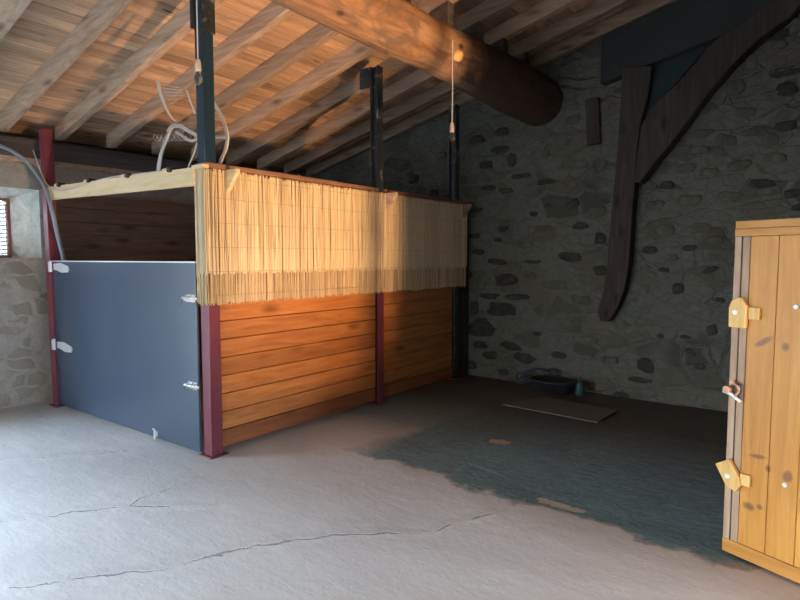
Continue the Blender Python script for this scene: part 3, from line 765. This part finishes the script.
# reed screens
def reed_mat(y0, y1, lab, seed, wrap=False):
    rnd = random.Random(seed)
    e = empty('reed_screen', (XP+.03, (y0+y1)/2, 1.16), lab, 'screen', 'reed screens on the stall partition')
    def build_layer(name, zb, zt, xo, step, tonelo, tonehi, rr):
        vs = []; fs = []; tones = []
        n = 5
        def reed(x, y, z0, z1, r, tone, lean):
            o = len(vs); segs = 4
            bx, by = rnd.uniform(-.004, .004), rnd.uniform(-.005, .005)
            for i in range(segs+1):
                f = i/segs; z = z0+(z1-z0)*f; s_ = math.sin(f*PI)
                for k in range(n):
                    a = 2*PI*k/n
                    vs.append((x+bx*s_+r*math.cos(a), y+by*s_+lean*f+r*math.sin(a), z)); tones.append(tone)
            for i in range(segs):
                for k in range(n): fs.append((o+i*n+k, o+i*n+(k+1) % n, o+(i+1)*n+(k+1) % n, o+(i+1)*n+k))
        y = y0
        while y < y1:
            r = rnd.uniform(*rr); low = nz(y*2.2, seed, 1)*.22
            reed(XP+xo+rnd.uniform(-.003, .003), y, zb(y)+rnd.uniform(-.012, .012), zt+rnd.uniform(-.022, .008), r,
                 max(0, min(1, rnd.uniform(tonelo, tonehi)+low - (0.3 if rnd.random() < .1 else 0))), rnd.uniform(-.008, .008))
            y += step*rnd.uniform(.7, 1.25)
        if wrap:
            x = XP+xo-.004
            while x > XP-.062:
                r = rnd.uniform(*rr)
                o0 = len(vs)
                reed(x, y0-.006+rnd.uniform(-.003, .003), zb(y0)+rnd.uniform(-.012, .012), zt+rnd.uniform(-.02, .01), r, rnd.uniform(tonelo, tonehi), 0)
                x -= step*rnd.uniform(.7, 1.2)
        me = bpy.data.meshes.new(name); me.from_pydata(vs, [], fs); me.materials.append(M['reed'])
        at = me.attributes.new('tone', 'FLOAT', 'POINT')
        at.data.foreach_set('value', tones)
        for p in me.polygons: p.use_smooth = True
        o = bpy.data.objects.new(name, me); COL.objects.link(o); o.parent = e
        o.matrix_parent_inverse = Matrix.Translation(e.location).inverted(); return o
    build_layer('reeds', lambda y: 1.155+.012*nz(y*3, 2, 2), 2.15, .054, .0062, .1, .5, (.0028, .0042))
    o = build_layer('reeds', lambda y: 1.385, 2.15, .062, .0066, .38, .95, (.0030, .0046))
    mb = MB()
    for z in (1.22, 1.4, 1.58, 1.76, 1.94, 2.1):
        mb.tube([(XP+.068, y0+(y1-y0)*i/20, z+.004*nz(i, z, 3)) for i in range(21)], .0011, 4)
    mb.build('binding_wire', M['zincdark'], e)
    return e
reed_mat(YP-.012, 4.56, 'sunlit golden reed screen above the near orange planks, wrapped round the corner', 11, True)
reed_mat(4.565, 6.22, 'dimmer brown reed screen above the far planks next to the stone wall', 23)
# pale batten on the front edge of the corner
mb = MB(); mb.box((XP-.075, YP-.02, 1.17), (XP-.052, YP-.003, 2.15)); o = mb.build('edge_batten', M['pale_pine'], None, .002)
tag(o, 'slim pale upright batten on the corner edge of the reed screen above the gate bolts', 'batten')

# ------------------------------------------------------------------ stall front: beam, gate
mb = MB()
xa_, xb_ = -6.31, XP-.06
mb.hexa([(xa_, YP-.035, 2.075), (xb_, YP-.035, 2.03), (xb_, YP+.0, 2.03), (xa_, YP+.0, 2.075)],
        [(xa_, YP-.035, 2.205), (xb_, YP-.035, 2.165), (xb_, YP+.0, 2.165), (xa_, YP+.0, 2.205)])
o = mb.build('front_beam', M['pale_pine'], None, .004); tag(o, 'pale pine board spanning above the blue gate', 'beam')
mb = MB(); mb.box((XP-.075, YP-.04, 2.152), (XP+.07, YP+.01, 2.178)); o = mb.build('corner_block', M['pale_pine'], None, .003)
tag(o, 'small pale wood block capping the reed screen corner at the green post', 'block')
clip_lab = ['cable clip on the pale beam, nearest the left maroon post', 'cable clip on the pale beam, second from the left maroon post',
            'cable clip on the pale beam, next left of the bent metal frame', 'cable clip on the pale beam under the bent metal frame']
for (px, py), lab in zip(((60, 186), (90, 182), (128, 177), (170, 172)), clip_lab):
    p = on(px, py, (0, 1, 0), YP-.02)
    zb_ = 2.205 - .04*(p.x-xa_)/(xb_-xa_)
    e = empty('cable_clip', (p.x, YP-.02, zb_), lab, 'clip', 'clips along the top of the pale beam')
    mb = MB(); mb.box((p.x-.075, YP-.045, zb_-.012), (p.x+.01, YP+.01, zb_+.018)); mb.build('clip_block', M['pale_pine'], e, .004)
    mb = MB(); mb.tube([(p.x+.035, YP-.06, zb_+.002), (p.x+.035, YP+.01, zb_+.002)], .021, 12); mb.build('bolt_head', M['rubber'], e)
# gate
g = empty('stall_gate', (-6.28, YP, 0), 'smooth slate blue solid stall gate with galvanised hinges and bolts', 'gate')
GX0, GX1 = -6.245, XP-.075
mb = MB(); mb.box((GX0, YP-.03, .02), (GX1, YP-.01, 1.465)); mb.build('gate_panel', M['gate'], g, .002)
mb = MB(); mb.box((GX0, YP-.034, 1.463), (GX1, YP-.004, 1.474)); o = mb.build('edge_strip', M['zinc'], g, .001); o['label'] = 'thin bright metal edge strip'
for (px, py, L) in ((62, 267, .2), (64, 346, .2)):
    p = on(px, py, (0, 1, 0), YP-.035)
    z = p.z; x0 = -6.235
    mb = MB()
    P = [(x0+.03, z-.03), (x0+.10, z-.035), (x0+.2, z-.055), (x0+.34, z-.05), (x0+.36, z-.02), (x0+.34, z+.01), (x0+.17, z+.04), (x0+.03, z+.03)]
    mb.hexa([(a, YP-.03, b) for a, b in P], [(a, YP-.042, b) for a, b in P])
    o = mb.build('hinge', M['zinc'], g, .003)
    mb = MB(); mb.tube([(x0+.02, YP-.06, z-.05), (x0+.02, YP-.06, z+.06)], .013, 10)
    mb.box((x0-.01, YP-.075, z-.05), (x0+.012, YP-.048, z+.05)); mb.build('hinge_pin', M['zinc'], o)
for (px, py) in ((197, 299), (197, 387)):
    p = on(px, py, (0, 1, 0), YP-.04); x1 = XP-.07; z = p.z
    mb = MB(); mb.box((x1-.13, YP-.036, z-.028), (x1-.02, YP-.03, z+.028)); o = mb.build('bolt_plate', M['zinc'], g, .002)
    mb = MB(); mb.tube([(x1-.15, YP-.052, z+.002), (x1+.03, YP-.052, z+.002)], .010, 10); mb.build('bolt_bar', M['zinc'], o)
    for k in (-.11, -.055, -.01):
        mb = MB(); mb.tube([(x1+k, YP-.034, z-.02), (x1+k, YP-.062, z-.012), (x1+k, YP-.066, z+.002), (x1+k, YP-.062, z+.014), (x1+k, YP-.034, z+.022)], .005, 6); mb.build('bolt_loop', M['zinc'], o)
    mb = MB(); mb.tube([(x1-.13, YP-.052, z), (x1-.135, YP-.07, z-.02), (x1-.13, YP-.075, z-.045)], .006, 6); mb.build('bolt_handle', M['zincdark'], o)
p = on(155, 432, (0, 1, 0), YP-.04)
mb = MB(); mb.tube([(p.x, YP-.045, .01), (p.x, YP-.045, .09), (p.x+.0, YP-.06, .1)], .007, 8); mb.box((p.x-.02, YP-.034, .03), (p.x+.02, YP-.03, .075)); mb.build('drop_bolt', M['zinc'], g)

# plank lining of the left side, seen above the gate
mb = MB(); h = .145
for i in range(15):
    mb.box((XL+.045, YP+.09, i*h+.003), (XL+.075, YB-.08, (i+1)*h-.003))
o = mb.build('plank_lining', M['lining'], None, .003); tag(o, 'dark brown plank lining inside the stall, seen above the blue gate', 'plank lining')

# conduit arching from the left over the wall top and down behind the gate
def smooth_path(P, n=8):
    P = [Vector(p) for p in P]; out = []
    for i in range(len(P)-1):
        a, b, c, d = P[max(i-1, 0)], P[i], P[i+1], P[min(i+2, len(P)-1)]
        for k in range(n):
            t = k/n
            out.append(.5*((2*b)+(-a+c)*t+(2*a-5*b+4*c-d)*t*t+(-a+3*b-3*c+d)*t**3))
    out.append(P[-1]); return out
yk = YP-.10
pts = [on(x, y, (1, 0, 0), XL+.15) for x, y in ((-40, 134), (-5, 144), (14, 152), (30, 165))] + [on(x, y, (0, 1, 0), YP-.075) for x, y in ((45, 187), (52, 210))] + \
      [on(56, 228, (0, 1, 0), YP-.03), on(60, 245, (0, 1, 0), YP+.02), on(64, 262, (0, 1, 0), YP+.03), on(67, 300, (0, 1, 0), YP+.04)]
mb = MB(); mb.tube(smooth_path(pts), .02, 12); o = mb.build('conduit', M['conduit'], None, smooth=True)
tag(o, 'grey plastic conduit arching past the left maroon post and down behind the gate', 'pipe')
# white cable lying along the pale beam
pts = [on(x, y, (0, 1, 0), YP-.055) for x, y in ((33, 150), (41, 172), (47, 184), (56, 190), (66, 190), (90, 183))] + [on(x, y, (0, 1, 0), YP-.02) for x, y in ((110, 177.5), (150, 172.5), (165, 171))]
mb = MB(); mb.tube(smooth_path(pts), .006, 6); o = mb.build('cable', M['cable'], None, smooth=True)
tag(o, 'thin pale cable sagging from the left maroon post along the top of the pale beam', 'cable')
# white cable on the rafter
yr = 3.32-RW-.012
zt_ = on(262, 2, (0, 1, 0), yr)
pts = [on(x, y, (0, 1, 0), yr) for x, y in ((330, -45), (300, -24), (265, 0), (246, 15), (225, 33), (214, 43), (209, 53), (208, 75), (207, 100))]
mb = MB(); mb.tube(smooth_path(pts), .006, 6); o = mb.build('cable', M['cable'], None, smooth=True)
tag(o, 'thin white cable pinned along the grey rafter and dropping behind the green post', 'cable')

# ------------------------------------------------------------------ hanging bulbs
def pendant(px, ytop, ysock, n, d, lab, ztop, with_glass=True, k=1.0):
    p = on(px, ysock, n, d)
    e = empty('pendant_bulb', p, lab, 'light bulb', 'bare bulbs hanging from the roof')
    mb = MB(); mb.tube([(p.x, p.y, p.z+.03), (p.x+.003, p.y, (p.z+ztop)/2), (p.x, p.y, ztop)], .0045, 6); mb.build('cord', M['cable'], e)
    mb = MB(); mb.lathe([(.008, .05*k), (.016*k, .04*k), (.021*k, .015*k), (.023*k, -.025*k), (.019*k, -.04*k)], p, 16); mb.build('socket', M['brass'], e, smooth=True)
    mb = MB(); mb.lathe([(.013*k, -.04*k), (.016*k, -.052*k), (.028*k, -.075*k), (.031*k, -.095*k), (.026*k, -.115*k), (.012*k, -.128*k), (.002, -.131*k)], p, 20); mb.build('bulb', M['glass'], e, smooth=True)
    return e
pb = on(198, 66, (0, 1, 0), YP-.1)
pendant(198, 0, 66, (0, 1, 0), YP-.1, 'clear bulb on a short cord in front of the green corner post', zr(pb.x)+RD)
p2 = on(455, 42, (1, 0, 0), xc+.24)
pendant(452, 42, 128, (1, 0, 0), xc+.24, 'bare bulb on a long cord hanging from the log before the back wall', p2.z, k=.9)

# ------------------------------------------------------------------ bent metal frame lying on top of the stall
fr = empty('metal_frame', (-4.35, YP+.0, 2.17), 'pale bent metal frame with curved ribs and a coil spring standing on the stall top', 'metal frame')
yq = YP+.0
def pp(*xy, y=yq): return [on(a, b, (0, 1, 0), y) for a, b in xy]
mb = MB(); mb.strap(smooth_path(pp((173, 127), (168, 135), (163, 148), (160, 160), (158.5, 172))), [.055]*33, .012, (1, 0, .3)); mb.build('leg', M['bent'], fr, .002)
mb = MB(); mb.strap(smooth_path(pp((158, 81), (160, 92), (165, 105), (170, 115), (175, 121))), .034, .012, (1, 0, -.3)); mb.build('rib', M['bent'], fr, .002)
mb = MB(); mb.strap(smooth_path(pp((187, 90), (189, 96), (191, 102), (193.5, 108), (195, 114))), .022, .012, (1, 0, -.3)); mb.build('rib', M['bent'], fr, .002)
mb = MB(); mb.strap(smooth_path(pp((197, 143), (194, 153), (189, 166), (188, 172))), .018, .012, (1, 0, .3)); mb.build('leg', M['bent'], fr, .002)
y2 = YP+.22
mb = MB(); mb.strap(smooth_path(pp((211, 99), (217, 108), (223, 120), (227, 135), (226, 148), (222, 158), (219, 168), y=y2)), .036, .012, (1, 0, 0)); mb.build('rib', M['bent'], fr, .002)
mb = MB(); mb.strap(smooth_path(pp((168, 130), (172, 126.5), (180, 126), (187, 130), (193, 133), (197, 136))), .03, .012, (0, .4, 1)); mb.build('hook', M['bent'], fr, .002)
mb = MB(); mb.strap(smooth_path(pp((176, 132), (184, 137), (189, 140), (193, 141), (197, 139))), .022, .012, (0, .4, 1)); mb.build('hook', M['bent'], fr, .002)
mb = MB()
a_, b_ = on(198, 137, (0, 1, 0), y2), on(226, 137, (0, 1, 0), y2)
mb.tube([a_, b_], .012, 8); mb.build('cross_bar', M['bent'], fr, .002)
mb = MB(); P = []
for i in range(181):
    f = i/180; c = on(154+46*f, 138-1*f, (0, 1, 0), yq+.05); a = f*2*PI*11
    P.append((c.x, c.y+.022*math.cos(a), c.z+.026*math.sin(a)))
mb.tube(P, .0035, 5); mb.build('coil_spring', M['bent'], fr)
# thin wires fanning between the ribs
for i in range(6):
    mb = MB(); f = i/5; a = on(160+10*f, 84+20*f, (0, 1, 0), yq); b = on(180+8*f, 88+12*f, (0, 1, 0), yq+.1); mb.tube([a, b], .0022, 4); mb.build('wire', M['bent'], fr)
for i in range(6):
    mb = MB(); f = i/5; a = on(212+1*f, 108+28*f, (0, 1, 0), y2); b = on(220+6*f, 109+26*f, (0, 1, 0), y2); mb.tube([a, b], .0025, 4); mb.build('wire', M['bent'], fr)

# ------------------------------------------------------------------ things on the floor by the back wall
p = on(551, 392, (0, 0, 1), 0)
tb = empty('feed_tub', (p.x, 6.15, 0), 'low dark rubber tub lying at the foot of the back stone wall', 'tub')
mb = MB(); prof = [(.16, .0), (.2, .03), (.235, .12), (.25, .125), (.25, .14), (.225, .14), (.19, .04), (.0, .025)]
mb.lathe(prof, (0, 0, 0), 24); mb.xf(Matrix.Translation((p.x, 6.12, 0)) @ Matrix.Diagonal((1.05, .75, 1, 1))); mb.build('tub_body', M['rubber'], tb, smooth=True)
for sx in (-1, 1):
    mb = MB(); mb.tube([(p.x+sx*.25, 6.08, .13), (p.x+sx*.3, 6.09, .15), (p.x+sx*.3, 6.15, .15), (p.x+sx*.25, 6.16, .13)], .009, 6); mb.build('handle', M['rubber'], tb)
q = on(520, 381, (0, 1, 0), 6.2)
mb = MB(); P = []
for i in range(61):
    a = i/60*2*PI*2.6; P.append((q.x+.06*math.cos(a), 6.22+.0+.01*i/60, .085+.06*math.sin(a)+.0))
P += [(q.x+.08, 6.2, .18), (q.x+.16, 6.22, .21), (q.x+.25, 6.25, .22), (q.x+.34, 6.28, .2)]
mb.tube(P, .013, 8); o = mb.build('hose', M['bluecloth'], None, smooth=True); tag(o, 'dark blue coiled hose propped left of the tub by the back wall', 'hose')
q = on(579, 392, (0, 1, 0), 6.15)
mb = MB(); mb.lathe([(.045, 0), (.05, .01), (.05, .12), (.03, .15), (.016, .17), (.016, .2)], (q.x, 6.16, 0), 16); o = mb.build('bottle', M['tealglass'], None, smooth=True)
tag(o, 'small dark teal bottle standing right of the tub at the wall foot', 'bottle')
P = [on(x, y, (0, 0, 1), .012) for x, y in ((502, 403), (545, 396), (618, 409), (598, 421))]
M['slab'] = paint('pale_cement_board', (.115, .108, .092), .85, wear=(.08, .075, .062), amt=.5, scale=6)
mb = MB(); mb.hexa([(v.x, v.y, -.01) for v in P], [(v.x, v.y, .003) for v in P]); o = mb.build('floor_slab', M['slab'], None, .003)
tag(o, 'flat pale cement slab on the dark floor before the tub', 'slab')

# ------------------------------------------------------------------ small wooden door standing open on the right
LO = Vector((-.40, 3.26, 0)); LD = Vector((.925, -.38, 0)).normalized(); LN = Vector((-LD.y*-1, -LD.x, 0))
LN = Vector((LD.y, -LD.x, 0)).normalized()          # towards the viewer
rz = math.atan2(LD.y, LD.x)
d1 = empty('door_1', LO, 'open varnished pine plank door on the right with wooden turn buttons', 'door', kind='structure', rz=rz)
W, ZB, ZT = 1.22, .012, 1.68
def leaf(mb, name, mat, parent=d1, bevel=.003, smooth=False, loc=None):
    me_o = mb.build(name, mat, None, bevel, smooth)
    me_o.parent = parent
    if loc: me_o.location = loc
    return me_o
# local frame: x along the leaf from the free edge to the hinges, -y towards the viewer
mb = MB(); mb.box((0, 0, .08), (.0325, .035, ZT-.075)); leaf(mb, 'stile', M['stile'])
mb = MB(); mb.box((.0375, .003, .08), (.072, .035, ZT-.075)); leaf(mb, 'stile', M['stile'])
mb = MB(); mb.box((.0325, .008, .08), (.0375, .03, ZT-.075)); leaf(mb, 'groove', M['oldtimber'], bevel=0)
mb = MB(); mb.box((0, -.004, ZT-.075), (W, .035, ZT-.038)); mb.box((0, 0, ZT-.037), (W, .035, ZT)); leaf(mb, 'top_rail', M['door_h'])
mb = MB(); mb.box((0, -.003, ZB), (W, .035, .08)); leaf(mb, 'bottom_rail', M['door_h'])
xk = .0745; i = 0; random.seed(3)
while xk < W-.02:
    wd = .128; x1 = min(xk+wd, W)
    mb = MB(); mb.box((0, 0, .081), (x1-xk-.002, .026, ZT-.076)); leaf(mb, 'plank', M['door'], loc=(xk, .003, 0)); xk = x1; i += 1
def knob_at(px, py):
    q = on(px, py, LN, LN.dot(LO)); v = q-LO; return v.dot(LD), v.z
def button(px, py, ang, name='turn_button'):
    s_, z_ = knob_at(px, py)
    P = [(-.04, -.075), (.038, -.075), (.042, .035), (.012, .075), (-.03, .055), (-.042, .02)]
    c, sn = math.cos(ang), math.sin(ang)
    Q = [(s_+a*c-b*sn, z_+a*sn+b*c) for a, b in P]
    mb = MB(); mb.hexa([(a, -.006, b) for a, b in Q], [(a, -.034, b) for a, b in Q]); o = leaf(mb, name, M['button'])
    mb = MB(); mb.tube([(s_-.008, -.033, z_), (s_-.008, -.042, z_)], .012, 12); leaf(mb, 'screw', M['zinc'], o, .001)
    return s_, z_
s_, z_ = button(741, 312, 0)
mb = MB(); mb.box((s_+.045, -.022, z_-.03), (s_+.095, .001, z_+.028)); leaf(mb, 'stop_block', M['button'])
s_, z_ = button(733, 475, -2.56)
mb = MB(); mb.box((s_+.045, -.022, z_-.03), (s_+.09, .001, z_+.028)); leaf(mb, 'stop_block', M['button'])
for px, py in ((796, 307), (785, 485)):
    s_, z_ = knob_at(px, py); mb = MB(); mb.tube([(s_, .003, z_), (s_, -.006, z_)], .011, 12); leaf(mb, 'bolt_head', M['zinc'], bevel=.002)
for px, py in ((796+62, 306), (785+58, 505)): pass
s_, z_ = knob_at(734, 389)
mb = MB(); mb.box((s_-.012, -.008, z_-.045), (s_+.045, .0, z_+.03)); lt = leaf(mb, 'latch_plate', M['zincdark'])
mb = MB(); mb.tube([(s_-.035, -.03, z_-.012), (s_+.0, -.032, z_-.018), (s_+.05, -.03, z_-.05)], .009, 10); leaf(mb, 'latch_bar', M['zinc'], lt)
mb = MB(); mb.tube([(s_-.004, -.03, z_+.004), (s_-.006, -.062, z_+.004)], [.016, .018], 14); mb.tube([(s_+.004, -.0, z_+.032), (s_+.004, -.03, z_+.036)], [.011, .014], 12); leaf(mb, 'latch_knob', M['copper'], lt, .002)
mb = MB(); P = [(s_+.018+.022*math.cos(a*PI/10), -.03, z_+.005+.028*math.sin(a*PI/10)) for a in range(21)]
mb.tube(P, .006, 8); leaf(mb, 'latch_ring', M['copper'], lt, 0, True)

# ------------------------------------------------------------------ outside
mb = MB(); mb.box((-40, -40, -.3), (40, 40, -.12))
tag(mb.build('ground', M['yard']), 'yard ground outside the barn', 'ground', kind='structure')
mb = MB()   # neighbouring building across the yard
def bp(a, out): return Vector((-F0.x*(DW+out) + RT.x*a, -F0.y*(DW+out) + RT.y*a, 0))
c = [bp(-16, 9), bp(12, 9), bp(12, 14), bp(-16, 14)]
mb.hexa([(q.x, q.y, -.15) for q in c], [(q.x, q.y, 6.0) for q in c])
tag(mb.build('neighbor_building', M['render']), 'neighbouring house wall across the yard behind the viewer', 'building', kind='structure')
mb = MB(); mb.box((-19, -14, -.15), (-14.5, 2.2, 3.4))  # added out of view to block low sky through the side doorway
tag(mb.build('horizon_blocker', M['render']), 'unseen low block added beyond the left side doorway to cut horizon light', 'building', kind='structure')
mb = MB(); mb.box((XR+T+.05, .2, -.15), (XR+T+.3, 2.2, 1.85))  # added out of view to cut the warm light off the left roof
tag(mb.build('warm_light_baffle', M['render']), 'unseen low wall added beside the small doorway to trim the warm light', 'wall', kind='structure')
mb = MB(); mb.hexa([(XR+T, .9, 2.15), (XR+T+2.6, .9, 1.9), (XR+T+2.6, 4.2, 1.9), (XR+T, 4.2, 2.15)], [(XR+T, .9, 2.22), (XR+T+2.6, .9, 1.97), (XR+T+2.6, 4.2, 1.97), (XR+T, 4.2, 2.22)])  # added out of view to keep sky light off the near floor
mb.box((XR+T+2.45, .95, -.15), (XR+T+2.55, 1.05, 1.92)); mb.box((XR+T+2.45, 4.05, -.15), (XR+T+2.55, 4.15, 1.92))
tag(mb.build('sky_blocker', M['oldtimber_y']), 'unseen timber cover added outside the small doorway to block sky light', 'sky_blocker', kind='structure')

# ------------------------------------------------------------------ light
Wd = bpy.data.worlds.new('World'); S.world = Wd; Wd.use_nodes = True
nt = Wd.node_tree; nt.nodes.clear()
out = nt.nodes.new('ShaderNodeOutputWorld'); bg = nt.nodes.new('ShaderNodeBackground'); nt.links.new(bg.outputs[0], out.inputs[0])
tc = nt.nodes.new('ShaderNodeTexCoord'); sp = nt.nodes.new('ShaderNodeSeparateXYZ'); nt.links.new(tc.outputs['Generated'], sp.inputs[0])
cr = nt.nodes.new('ShaderNodeValToRGB'); nt.links.new(sp.outputs[2], cr.inputs[0])
E_ = cr.color_ramp.elements
E_[0].position = 0; E_[0].color = (.30, .36, .42, 1); E_[1].position = 1; E_[1].color = (.12, .18, .28, 1)
for ps, c_ in ((.35, (.22, .27, .32)), (.395, (.66, .82, 1.0)), (.45, (.62, .80, 1.0)), (.56, (.20, .26, .34))):
    e_ = cr.color_ramp.elements.new(ps); e_.color = (*c_, 1)
nt.links.new(cr.outputs[0], bg.inputs[0]); bg.inputs[1].default_value = 134.0

def area(name, loc, rot, sx, sy, portal=True, energy=0, color=(1, 1, 1)):
    l = bpy.data.lights.new(name, 'AREA'); l.shape = 'RECTANGLE'; l.size = sx; l.size_y = sy; l.energy = energy; l.color = color
    if portal: l.cycles.is_portal = True
    o = bpy.data.objects.new(name, l); COL.objects.link(o); o.location = loc; o.rotation_euler = rot; return o
am = (O0+O1)/2; q = fp(am, .25)
area('opening_daylight', (q.x, q.y, OH/2), (PI/2, 0, YAW), O1-O0, OH)
o_ = bpy.data.objects['opening_daylight']; o_.rotation_euler = Vector(F0).to_track_quat('-Z', 'Y').to_euler()
o_ = area('doorway_daylight', (XR+.3, (DY0+DY1)/2, DH/2), (0, 0, 0), DY1-DY0, DH); o_.rotation_euler = Vector((-1, 0, 0)).to_track_quat('-Z', 'Y').to_euler()
o_ = area('side_daylight', (XL-.3, (LY0+LY1)/2, LH/2), (0, 0, 0), LY1-LY0, LH); o_.rotation_euler = Vector((1, 0, 0)).to_track_quat('-Z', 'Y').to_euler()
o_ = area('window_daylight', (XW-.1, (VY0+VY1)/2, (WZ0+VZ1)/2), (0, 0, 0), VY1-VY0, VZ1-WZ0); o_.rotation_euler = Vector((1, 0, 0)).to_track_quat('-Z', 'Y').to_euler()

# low warm sunlight coming in through the small doorway (the sun's glint thrown up by the yard)
l = bpy.data.lights.new('doorway_sunlight', 'SPOT'); l.energy = 3500; l.color = (1.0, .60, .30); l.shadow_soft_size = .1
l.spot_size = math.radians(58); l.spot_blend = .8
o = bpy.data.objects.new('doorway_sunlight', l); COL.objects.link(o); o.location = (2.6, 2.15, -.02)
o.rotation_euler = (Vector((-4.4, 3.75, 4.0)) - Vector(o.location)).to_track_quat('-Z', 'Y').to_euler()

# ------------------------------------------------------------------ camera and view
cam = bpy.data.cameras.new('camera'); co = bpy.data.objects.new('camera', cam); COL.objects.link(co)
co.location = CAM; co.rotation_euler = (PI/2-PITCH, 0, YAW); cam.sensor_width = 36; cam.lens = 36*F/800; cam.clip_start = .02
S.camera = co
S.view_settings.view_transform = 'Standard'; S.view_settings.look = 'None'; S.view_settings.gamma = 1; S.view_settings.exposure = 0
S.cycles.max_bounces = 10; S.cycles.diffuse_bounces = 6; S.cycles.glossy_bounces = 4; S.cycles.transmission_bounces = 6
S.cycles.sample_clamp_indirect = 6; S.cycles.caustics_reflective = False; S.cycles.caustics_refractive = False
S.cycles.use_denoising = True
